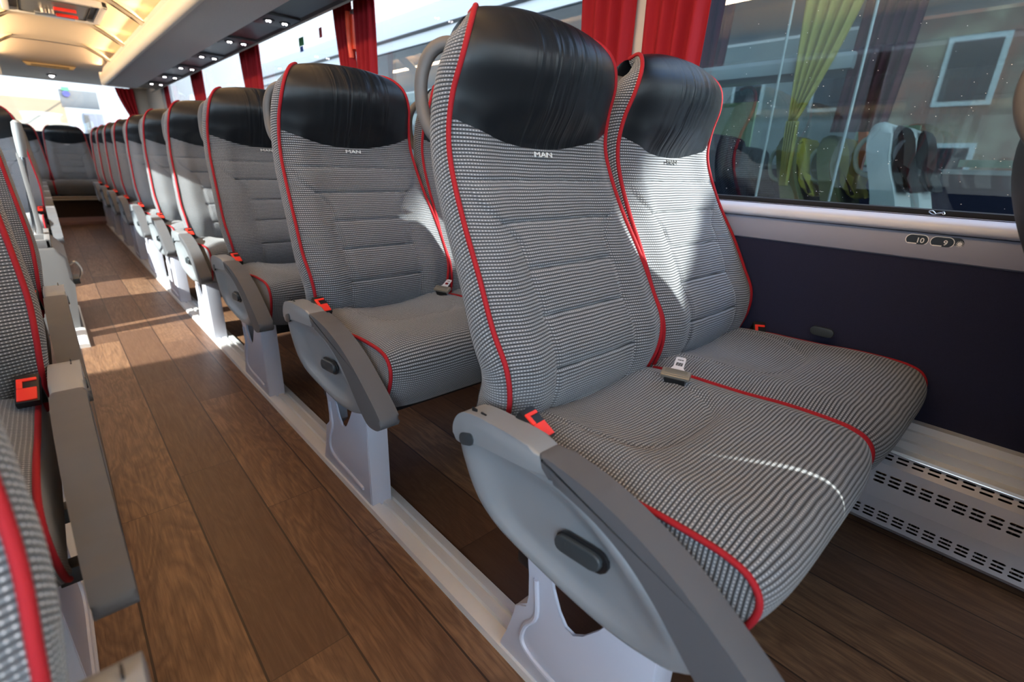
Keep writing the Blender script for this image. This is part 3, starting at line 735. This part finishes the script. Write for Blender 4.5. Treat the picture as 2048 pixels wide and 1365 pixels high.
# rear wall and window
struct(box('wall_rear', XL, XR, YR, YR+.05, 0, 1.08, NAVY))
struct(pane('window_%d' % wi, 0, 0, 1, 0, 1, GLASS)); o = bpy.data.objects['window_%d' % wi]; o.data.clear_geometry()
o.data.from_pydata([(XL+.15, YR+.02, 1.08), (1.30, YR+.02, 1.08), (1.30, YR+.02, 1.745), (XL+.15, YR+.02, 1.745)], [], [(0, 1, 2, 3)]); o.data.materials.append(GLASS) if not o.data.materials else None
wi += 1
struct(box('trim_12', 1.20, 1.5, YR-.02, YR+.05, 1.0, 1.8, TRIMG, bev=.02))
struct(box('trim_13', XL-.05, XL+.2, YR-.02, YR+.05, 1.0, 1.8, TRIMG, bev=.02))
struct(box('trim_14', XL, XR, YR-.01, YR+.05, 1.735, 1.9, LINER))
tag(box('window_rail', XL+.1, 1.3, YR-.06, YR-.045, 1.02, 1.032, BLK), 'thin dark rail across the bottom of the rear window', 'rail')
# front bulkhead far behind the camera
struct(box('wall_front', XL, XR, YF-.05, YF, 0, .75, NAVY))
struct(box('window_%d' % wi, XL, XR, YF-.03, YF-.025, .75, 1.8, GLASS)); wi += 1
# rear platform under the bench and steps
struct(box('trim_15', XL+.02, 1.44, 8.50, YR, 0, .285, grain(M('dark_brown_carpet', (.035, .022, .016), .95), 300, .001, .3)))
bm = bmesh.new(); add_box(bm, -.16, .62, 8.44, 8.52, .255, .275, .006); add_box(bm, -.16, .62, 8.46, 8.52, .285, .30, .004)
struct(frombm('trim_16', bm, M('tan_step_edge', (.4, .34, .27), .5)))
struct(box('trim_17', -.12, .58, 7.95, 8.5, 0, .045, M('mauve_step_top', (.2, .12, .12), .7), bev=.01))
# ------------------------------------------------------------------ wall heater
t = thing('wall_heater', 'long grey perforated convector heater along the base of the right wall', 'heater', (1.39, 0, 0))
hy0, hy1 = -1.0, 1.35
def plate(name, prof0, prof1, rows, parent, y0=hy0, y1=hy1, ln=.0115, hh=.0029):
    """a flat perforated strip between two (x,z) profile points"""
    Ln = math.hypot(prof1[0]-prof0[0], prof1[1]-prof0[1]); holes = []
    n = int((y1-y0-.04)/.0305)
    for r in rows:
        for k in range(n): holes.append(capsule(y0+.03+k*.0305, r, ln, hh, 4))
    v, f = fill2d([(y0, 0), (y1, 0), (y1, Ln), (y0, Ln)], holes)
    vs = [(lerp(prof0[0], prof1[0], b/Ln), a, lerp(prof0[1], prof1[1], b/Ln)) for a, b in v]
    return mk(name, vs, f, HEAT, parent, smooth=False)
pA, pB, pC, pD, pE = (.045, .015), (.006, .045), (-.004, .12), (-.004, .215), (.028, .248)
plate('lower_grille', pB, pC, [.016, .027, .038], t)
plate('upper_grille', pC, pD, [.045, .056, .067], t)
plate('top_grille', pD, pE, [.016, .026], t, hh=.0025)
mk('toe_panel', [(pA[0], hy0, pA[1]), (pA[0], hy1, pA[1]), (pB[0], hy1, pB[1]), (pB[0], hy0, pB[1])], [(0, 1, 2, 3)], HEAT, t)
bm = bmesh.new(); add_box(bm, .055, .06, hy0, hy1, .015, .245); frombm('inner_back', bm, BLK, t)
bm = bmesh.new(); add_tube(bm, [(.02, hy0+.02, .185), (.02, hy1-.02, .185)], .009, 12); add_tube(bm, [(.03, hy0+.02, .085), (.03, hy1-.02, .085)], .009, 12); frombm('copper_pipe', bm, COP, t)
bm = bmesh.new(); k = hy0+.03
while k < hy1-.03: add_box(bm, .012, .05, k, k+.0008, .06, .20); k += .0122
o = frombm('fins', bm, STEEL, t, smooth=False); o['kind'] = 'stuff'
box('end_plate', .0, .058, hy0-.004, hy0, .015, .245, HEAT, t)
# dark steel guard rail seen above the heater
bm = bmesh.new(); add_tube(bm, [(1.402, -2.2, .243), (1.402, 1.5, .243)], .004, 8); tag(frombm('heater_rail', bm, CHR), 'thin chrome rail running above the perforated heater', 'rail')
# ------------------------------------------------------------------ seat number plates
def plate_no(y, txt, w, label, sun=False):
    t = thing('seat_number_plate', label, 'sign', (1.4462, y, .747), 'oval seat number plates')
    RM = Matrix.Rotation(math.radians(-90), 4, 'Z') @ Matrix.Rotation(math.radians(90), 4, 'X')
    def cap(name, hw, hh, d, mat, par, dy=0):
        bm = bmesh.new(); P = capsule(0, 0, hw, hh, 10); v0 = [bm.verts.new((-d, dy-a, b)) for a, b in P]; v1 = [bm.verts.new((.003, dy-a, b)) for a, b in P]
        bm.faces.new(v0); n = len(P)
        for i in range(n): bm.faces.new((v0[i], v1[i], v1[(i+1) % n], v0[(i+1) % n]))
        return frombm(name, bm, mat, par, ang=30)
    W_ = M('plate_white', (.8, .8, .8), .4) if 'plate_white' not in bpy.data.materials else bpy.data.materials['plate_white']
    D_ = M('plate_dark', (.02, .03, .045), .35) if 'plate_dark' not in bpy.data.materials else bpy.data.materials['plate_dark']
    if sun: cap('sun_backing', w*.8, .0118, .0006, D_, t, -.020)
    cap('rim', w, .0118, .0012, W_, t); cap('field', w-.0016, .0102, .0016, D_, t)
    text_mesh('number', txt, .0155, W_, t, Matrix.Translation((-.0019, -w*.28, -.0015)) @ RM, .0002, .0003)
    bm = bmesh.new(); add_box(bm, -.0021, -.0015, -w*.05, w*.72, -.0098, -.0074); frombm('underline', bm, W_, t)
    if sun:
        bm = bmesh.new(); cy = -w-.0085
        bmesh.ops.create_cone(bm, cap_ends=True, segments=20, radius1=.0042, radius2=.0042, depth=.0006, matrix=Matrix.Translation((-.0016, cy, -.0005)) @ Matrix.Rotation(math.pi/2, 4, 'Y'))
        for k in range(14):
            a = 2*math.pi*k/14; b2 = bmesh.new(); add_box(b2, -.0019, -.0013, -.0005, .0005, .0050, .0066); merge(bm, b2, 0, Matrix.Translation((0, cy, -.0005)) @ Matrix.Rotation(a, 4, 'X'))
        frombm('sun_symbol', bm, W_, t)
plate_no(.209, '10', .0215, 'dark oval seat number plate reading 10 on the wall ledge')
plate_no(.164, '9', .0215, 'dark oval seat number plate reading 9 beside a white sun symbol', True)
# small clip on the window seal
t = thing('window_clip', 'tiny clear twisted plastic clip lying at the foot of the nearest window', 'clip', (1.462, .19, .802))
tube('clip_loop', cat([(0, -.012, .002), (0, -.004, .006), (0, .006, .001), (0, .016, .006), (0, .010, .009), (0, .0, .002), (0, -.010, .008)], 4, True), .0012, CHR, t, 6)
# ------------------------------------------------------------------ curtains
def curtain(name, y0t, y1t, y0b, y1b, zt, zb, x, mat, label, group, folds=5, amp=.016, tie=None, side=-1):
    NV, NU = 34, folds*10+1; vs = []
    for j in range(NV):
        t = j/(NV-1); z = lerp(zt, zb, t); e = t**1.4
        a, b = lerp(y0t, y0b, e), lerp(y1t, y1b, e)
        if tie and tie < t: a, b = lerp(a, (a+b)/2, .0), b
        for i in range(NU):
            u = i/(NU-1); am = amp*(.75+.35*math.sin(3.1*i/NU+2*t))
            vs.append((x+side*.0+am*math.sin(2*math.pi*folds*u+.9*math.sin(2.3*t+u*3)), lerp(a, b, u), z))
    o = mk(name, vs, grid_faces(NU, NV), mat, ang=180); s = o.modifiers.new('s', 'SOLIDIFY'); s.thickness = .0015
    return tag(o, label, 'curtain', group)
gc = 'red curtains at the right windows'
cx = 1.437
names = {1: 'pillar behind the foreground window seat', 2: 'pillar with the orange hammer holder', 3: 'third pillar along the right wall', 4: 'fourth pillar along the right wall', 5: 'fifth pillar along the right wall'}
for i, y in enumerate(PIL[2:7], 1):
    curtain('curtain', y-.235, y-.02, y-.20, y-.03, 1.715, .93, cx, CURT, 'red curtain on the near side of the '+names[i], gc, 4)
    if i == 1: curtain('curtain', y+.02, y+.24, y+.03, y+.20, 1.715, .93, cx, CURT, 'red curtain on the far side of the '+names[i], gc, 4)
    elif i < 5: curtain('curtain', y+.03, y+.24, y+.0, y+.07, 1.715, .93, cx, CURT, 'red curtain on the far side of the '+names[i], gc, 4)
curtain('curtain', -.80, .0, -.78, -.03, 1.715, .93, cx, CURT, 'added red curtain ahead of the numbered wall panel, out of view, shading the aisle seat', gc, 6)  # out-of-view curtain added to keep sun off the foreground aisle seat
curtain('curtain', 1.02, 1.24, 1.22, 1.25, 1.72, 1.16, 0, CURT, 'x', gc, 4)
o = bpy.data.objects[[k for k in bpy.data.objects.keys() if k.startswith('curtain')][-1]]
for ob in bpy.data.objects:
    if ob.get('label') == 'x': o = ob
for v in o.data.vertices: v.co = (v.co.y, YR-.05+v.co.x, v.co.z)
o['label'] = 'tied red curtain at the right edge of the rear window'; o['group'] = 'rear window curtains'
# orange hammer holder at the second pillar
t = thing('emergency_hammer', 'orange emergency hammer holder on the white pillar between the red curtains', 'hammer', (1.445, 2.935, 1.52))
box('holder_body', -.02, .015, -.022, .022, -.07, .10, M('orange_plastic', (.9, .09, .03), .4), t, .008)
tube('hammer_handle', cat([(-.03, .0, .11), (-.032, .0, .05), (-.03, .0, -.04), (-.022, .004, -.11)], 5), [.013]*16, bpy.data.materials['orange_plastic'], t, 10)
box('mount_plate', .0, .018, -.04, .05, -.02, .13, WHT, t, .006)
t2 = tag(box('pillar_label', 1.458, 1.4615, 2.91, 2.945, 1.33, 1.40, M('green_label', (.05, .5, .2), .5)), 'small green safety label on the pillar under the orange hammer', 'label')
# coloured stickers on the third window
for (y, z, w, h, c, lb) in ((3.815, 1.612, .085, .05, (.02, .2, .06), 'dark green square window sticker'), (3.82, 1.568, .055, .032, (.02, .08, .35), 'small blue window sticker under the green one'), (3.487, 1.62, .045, .055, (.45, .03, .04), 'dark red narrow window sticker near the orange hammer')):
    nm = lb.split()[0]+'_film'
    tag(box('window_sticker', 1.4885, 1.4895, y-w/2, y+w/2, z-h/2, z+h/2, M(nm, c, .5)), lb, 'sticker', 'stickers on the window behind the second seat')
# ------------------------------------------------------------------ console, pole and step edge on the left
CONS = M('console_grey_plastic', (.17, .165, .165), .5)
t = thing('console', 'grey box console with open tray top and metal latch at the left of the aisle', 'console', (-.17, 3.2, 0))
bm = bmesh.new()
add_prism(bm, [(-.35, .0), (.165, 0), (.165, .24), (.175, .27), (.175, .37), (.135, .425), (-.35, .425)], 0, .50, 'y', .012, 3)
frombm('body', bm, CONS, t)
bm = bmesh.new()
for a in ((-.34, .132, .005, .03), (-.34, .132, .23, .26), (-.34, .132, .475, .498), (.11, .132, .005, .498), (-.34, -.31, .005, .498)): add_box(bm, *a, .42, .462, .006)
frombm('tray_rim', bm, CONS, t)
box('tray_floor', -.33, .115, .01, .49, .420, .43, M('tray_grey', (.2, .19, .18), .6), t)  # plain grey tray floor, a little lighter than the console
tube('latch', cat([(.178, .06, .33), (.20, .06, .34), (.215, .07, .30), (.205, .08, .26), (.182, .08, .255)], 5), .006, STEEL, t, 8)
box('latch_catch', .168, .20, .03, .16, .235, .262, BLK, t, .004)
t = thing('handrail', 'bright steel handrail post with pale grey plastic cap beside the console', 'handrail', (-.088, 3.47, .426))
tube('post', [(0, 0, 0), (.036, -.01, .44)], .011, CHR, t, 20)
bm = bmesh.new(); add_tube(bm, [(.033, -.01, .40), (.038, -.012, .45), (.042, -.014, .52), (.044, -.015, .555), (.044, -.015, .565)], [.016, .02, .021, .019, .009], 20); frombm('cap', bm, M('pale_grey_plastic', (.2, .21, .22), .4), t)
box('side_panel', .012, .03, -.02, .03, 0, .42, CONS, t, .006)
tag(extr('step_edge_plate', [(-.1, .0), (-.1, .02), (-.012, .02), (.0, .014), (.002, 0)], 2.90, 3.72, WHT), 'white step edge plate on the floor beside the left armrest', 'plate')

# dried water spots on the nearest window
rs = random.Random(3); bm = bmesh.new()
for k in range(150):
    y_ = rs.uniform(.02, .75); z_ = .82+abs(rs.gauss(0, .22)); r_ = rs.uniform(.0004, .0010)
    if z_ > 1.3: continue
    bmesh.ops.create_icosphere(bm, subdivisions=1, radius=1, matrix=Matrix.Translation((1.4895, y_, z_)) @ Matrix.Diagonal((.0003, r_*rs.uniform(1, 1.8), r_, 1)))
o = frombm('water_spots', bm, WHT); o['kind'] = 'stuff'; tag(o, 'small pale water spots dried on the nearest window pane', 'water spots')
# ------------------------------------------------------------------ outside
GZ = -1.15
def concrete(): return grain(M('asphalt', (.16, .16, .165), .9), 30, .004, .2)
o = box('ground', -60, 70, -60, 80, GZ-.1, GZ, concrete()); struct(o)
# neighbouring coach
NX = 3.75
PCO = t = thing('parked_coach', 'white coach parked alongside, seen through the right windows', 'bus', (NX, 0, GZ))
WB = M('white_bus_paint', (.5, .52, .53), .25); z0 = -GZ
box('lower_body', 0, 2.4, -4, 12.5, .35, z0+.42, M('lower_white_paint', (.5, .52, .53), .3), t, .03)
box('roof', 0, 2.4, -4, 12.5, z0+2.24, z0+2.62, WB, t, .06)
box('roof_gutter', -.02, .0, -4, 12.5, z0+2.34, z0+2.37, BLK, t)
box('roof_rail', -.03, .02, -4, 12.5, z0+2.215, z0+2.25, M('roof_rail_grey', (.5, .52, .52), .4), t)
o = mk('window_band', [(0, -4, z0+.42), (0, 12.5, z0+.42), (0, 12.5, z0+2.22), (0, -4, z0+2.22)], [(0, 1, 2, 3)], GLASSN, t, smooth=False)
box('far_lower_wall', 2.3, 2.38, -4, 12.5, z0+.42, z0+.93, NAVY, t); box('far_sill', 2.27, 2.39, -4, 12.5, z0+.93, z0+.97, WB, t)
o = mk('far_window_band', [(2.38, -4, z0+.97), (2.38, 12.5, z0+.97), (2.38, 12.5, z0+2.22), (2.38, -4, z0+2.22)], [(0, 1, 2, 3)], GLASSN, t, smooth=False)
box('cabin_floor', .05, 2.35, -3.9, 12.4, z0+.30, z0+.43, M('bus_floor_dark', (.02, .02, .022), .8), t)
box('inner_shelf', .15, .5, 1.15, 12.4, z0+1.52, z0+1.62, WB, t, .02)
for y in (-1.2, 2.55, 4.6, 6.6, 8.6, 10.6): box('window_post', .02, .07, y, y+.12, z0+.42, z0+2.22, M('window_post_black', (.015, .016, .02), .4) if 'window_post_black' not in bpy.data.materials else bpy.data.materials['window_post_black'], t)
# its wheel and side emblem are outside the picture; seats with yellow covers inside
YEL = M('yellow_seat_cloth', (.62, .5, .07), .8); OLV = M('olive_seat_cloth', (.22, .21, .09), .85); NVS = M('navy_seat_cloth', (.012, .013, .03), .85)
def far_seat(loc, label, mats, grp, rz=0, sc=1):
    s = thing('far_coach_seat', label, 'seat', loc, grp, rz)
    c = cat([(0, .0, 0), (0, -.03, .15), (0, .02, .35), (0, .10, .55), (0, .12, .66), (0, .14, .76), (0, .19, .80), (0, .25, .76), (0, .23, .6), (0, .15, .35), (0, .12, .1), (0, .12, 0)], 3, True)
    bm = bmesh.new(); add_prism(bm, [(p.y, p.z) for p in c], -.22, .22, 'x', .05, 3); frombm('backrest', bm, mats[0], s)
    c2 = cat([(0, -.025, .4), (0, .045, .52), (0, .07, .62), (0, .09, .70), (0, .13, .78), (0, .15, .74), (0, .12, .55), (0, .04, .42)], 3, True)
    bm = bmesh.new(); add_prism(bm, [(p.y-.02, p.z) for p in c2], -.17, .17, 'x', .03, 3); frombm('headrest_cover', bm, mats[1], s)
    box('cushion', -.22, .22, -.45, .08, -.14, .0, mats[0], s, .04, 3)
    tube('rear_handle', cat([(-.12, .21, .72), (-.13, .28, .70), (-.13, .31, .62), (-.13, .28, .52), (-.12, .2, .48)], 5), .014, M('pale_handle', (.7, .7, .55), .5) if 'pale_handle' not in bpy.data.materials else bpy.data.materials['pale_handle'], s, 8)
    return s
gy = 'seats inside the parked coach'
for x, y, z, mt, lb in [(.42, 1.27, .34, (OLV, YEL), 'yellow and olive seat inside the parked coach, under the yellow curtain'), (.47, 1.02, .34, (OLV, YEL), 'olive seat with oval handle inside the parked coach'), (1.1, 1.9, .3, (NVS, NVS), 'dark navy seat on the far side of the parked coach behind the yellow one'), (.45, 1.85, .36, (NVS, NVS), 'dark seat inside the parked coach nearest the foreground headrest'), (1.1, 1.3, .3, (NVS, NVS), 'dark seat inside the parked coach behind the olive one')]:
    far_seat((NX+x, y, z), lb, mt, gy)
# curtains of the parked coach
def ycurt(y0, y1, yb, z1, zb, label, mat, grp):
    o = curtain('curtain', y0, y1, yb, yb+.05, z1, zb, NX+.12, mat, label, grp, 5, .02); return o
ycurt(1.10, 1.50, 1.40, 2.2, 1.22, 'pale yellow tied curtain inside the parked coach', CURY, 'curtains of the parked coach')
ycurt(1.38, 1.46, 1.37, 1.22, .80, 'lower tail of the yellow curtain inside the parked coach', CURY, 'curtains of the parked coach')
DR = curtain_mat('wine_curtain_cloth', (.09, .004, .02))
curtain('curtain', .84, 1.16, .90, 1.20, 2.2, 1.15, NX+.2, DR, 'wine-dark curtain inside the parked coach right of the yellow one', 'curtains of the parked coach', 6, .02)
curtain('curtain', 2.0, 2.3, 2.1, 2.25, 2.2, .9, NX+.2, DR, 'dark curtain inside the parked coach left of the yellow one', 'curtains of the parked coach', 4, .02)
# stand-ins for the sunlit left seats mirrored in the window, coloured pale
WSE = M('sunlit_reflection_pale', (.6, .61, .6), .8)
far_seat((NX+.30, .70, .40), 'pale black-headrest stand-in for a left seat mirrored in the window, right of the wine curtain', (WSE, LEA), gy)
far_seat((NX+.78, .66, .40), 'second pale black-headrest stand-in for a left seat mirrored in the window, beside the first', (WSE, LEA), gy)
op = thing('orange_post', 'slanting orange post inside the parked coach', 'post', (NX+.55, 1.10, .45))
tube('post', [(0, 0, 0), (0, -.03, .6), (0, .06, 1.02)], (.035), M('orange_paint', (.8, .17, .05), .5), op, 4)
for yy, lb in ((1.56, 'thin white pole inside the parked coach, the longer of two'), (1.08, 'thin white pole inside the parked coach, right of the yellow curtain')):
    tag(tube('pole', [(NX+.1, yy, .5), (NX+.1, yy, 2.2)], .009, WHT, None, 8), lb, 'pole')
for yy, w_, za, zb, c_, lb in ((2.86, .5, 1.02, 1.62, (.55, .72, .45), 'pale green panel in the far window of the parked coach, left of the dark seats'), (1.34, .5, .99, 1.34, (.5, .62, .42), 'pale green panel in the far window of the parked coach, beside the orange post'), (.52, .45, .99, 1.05, (.3, .42, .3), 'low green panel in the far window of the parked coach near the window corner')):
    box('far_panel', 2.24, 2.27, yy-w_/2, yy+w_/2, za+z0, zb+z0, M('panel_green_%d' % int(yy*10), c_, .6), PCO)
# third vehicle and buildings beyond
def window_house(name, x, y0, y1, zt, mat, rows, cols, label, wm, cat_='building', depth=8, z_first=.4, dz=2.6, frm=None, roofm=None, rx=None):
    b = thing(name, label, cat_, (x, y0, GZ)); W_ = y1-y0; H = zt-GZ
    box('wall', 0, depth, 0, W_, 0, H, mat, b)
    if roofm:
        bm = bmesh.new(); add_prism(bm, [(-.5, H), (-.5, H+.12), (depth*.5, H+depth*.32), (depth+.5, H+.12), (depth+.5, H)], -.4, W_+.4, 'y'); frombm('roof', bm, roofm, b)
    for r in range(rows):
        for c in range(cols):
            cy = W_*(c+.5)/cols; z = z_first-GZ+r*dz
            f = box('window', -.05, .06, cy-.5, cy+.5, z, z+1.35, frm or WHT, b)
            box('pane', -.07, -.045, cy-.4, cy+.4, z+.1, z+1.25, wm, f)
    return b
BRICK = M('weathered_brick', (.25, .12, .08), .9); tt, bb = T(BRICK); br = tt.nodes.new('ShaderNodeTexBrick'); tt.links.new(mapping(tt, coord(tt), (1, 1, 1)), br.inputs['Vector'])
nz = noise(tt, coord(tt), .9, 5, .6); tt.links.new(ramp(tt, nz, [(.35, (.40, .13, .08)), (.5, (.26, .15, .10)), (.65, (.42, .33, .22))]), bb.inputs['Base Color'])
GW = M('dark_window_pane', (.03, .04, .05), .1)
GB = M('blue_window_pane', (.12, .2, .32), .1)
window_house('brick_house', 15.0, -6.5, 3.4, 4.6, BRICK, 2, 4, 'weathered red brick house with pale windows, right of the parked coach', GW, z_first=.3, dz=2.1, roofm=M('slate_roof', (.14, .16, .19), .6))
window_house('grey_house', 17.0, 4.2, 16, 7.0, M('grey_render', (.3, .31, .3), .9), 3, 5, 'grey rendered house behind the parked coach', GW, z_first=.2, dz=2.4)
window_house('shade_house', 15.0, -16.7, -7.5, 14.0, M('sand_render', (.45, .4, .33), .9), 5, 4, 'added tall sand-coloured block ahead of the brick house, unseen, shading the farther seat rows', GW, z_first=.4, dz=2.6)  # unseen block added to shade the seat rows behind the first
cn = thing('sunshield', 'added unseen billboard in the yard beyond the parked coach, outside the picture', 'sunshield', (6.35, -6, GZ))  # unseen board added to block high sun from the aisle seats
box('board', -.35, -.2, -6.5, 5.4, 4.62-GZ, 6.6-GZ, M('board_steel', (.3, .32, .34), .5), cn)
for yy in (-6, 5): box('column', -.2, -.05, yy, yy+.15, 0, 6.4-GZ, STEEL, cn)
window_house('cream_house', 22.0, 24, 52, 6.0, M('cream_render', (.2, .19, .15), .9), 2, 8, 'pale cream house with small blue windows seen through the third window', GB, z_first=1.2, dz=2.4, roofm=None)
tag(box('fence', 9.5, 9.6, -8, 3.5, GZ, .95, M('blue_grey_fence', (.2, .25, .3), .7)), 'blue-grey fence in front of the weathered brick house', 'fence')
# rear building
b = thing('white_building', 'bright white building behind the rear window', 'building', (-12, 17, GZ))
WR = M('white_render', (.20, .205, .215), .9)
box('wall', 0, 24, 0, 6, 0, 9, WR, b)
WP = M('pale_pine_cladding', (.15, .105, .062), .7); tt, bb = T(WP)
s_ = tt.nodes.new('ShaderNodeSeparateXYZ'); tt.links.new(coord(tt), s_.inputs[0])
ln = nmath(tt, 'GREATER_THAN', nmath(tt, 'FRACT', nmath(tt, 'DIVIDE', s_.outputs[2], .16)), .93)
tt.links.new(nmix(tt, nmath(tt, 'MULTIPLY', ln, .4), (.15, .108, .064), (.11, .075, .04)), bb.inputs['Base Color'])
box('timber_cladding', 6, 12.72, -.06, .02, .3, 3.1, WP, b)
w = box('window', 13.05, 13.42, -.05, .05, 1.9, 2.85, M('lilac_reveal', (.085, .085, .105), .6), b)
box('pane', 13.05, 13.14, -.07, -.04, 1.95, 2.8, M('brown_shade', (.035, .03, .025), .6), w)
w = box('window', 13.75, 14.6, -.05, .05, 1.7, 2.5, M('lilac_reveal2', (.09, .09, .1), .6), b); box('pane', 13.8, 14.5, -.07, -.04, 1.78, 2.42, M('pale_green_pane', (.08, .09, .085), .5), w)
b = thing('canopy_sign', 'grey canopy panel with blue disc hanging outside the rear window', 'sign', (.75, 14.2, 1.9))
box('panel', -.18, .42, 0, .05, -.25, .08, M('canopy_grey', (.055, .057, .06), .6), b, .01)
bm = bmesh.new(); bmesh.ops.create_cone(bm, cap_ends=True, segments=24, radius1=.06, radius2=.06, depth=.02, matrix=Matrix.Translation((-.07, -.02, .0)) @ Matrix.Rotation(math.pi/2, 4, 'X')); frombm('blue_disc', bm, M('blue_paint', (.006, .012, .1), .5), b)
box('green_plate', -.13, -.01, -.03, -.01, .06, .12, M('green_paint', (.02, .2, .06), .5), b)
box('hanger', -.02, .0, .02, 2.81, .03, .06, STEEL, b)
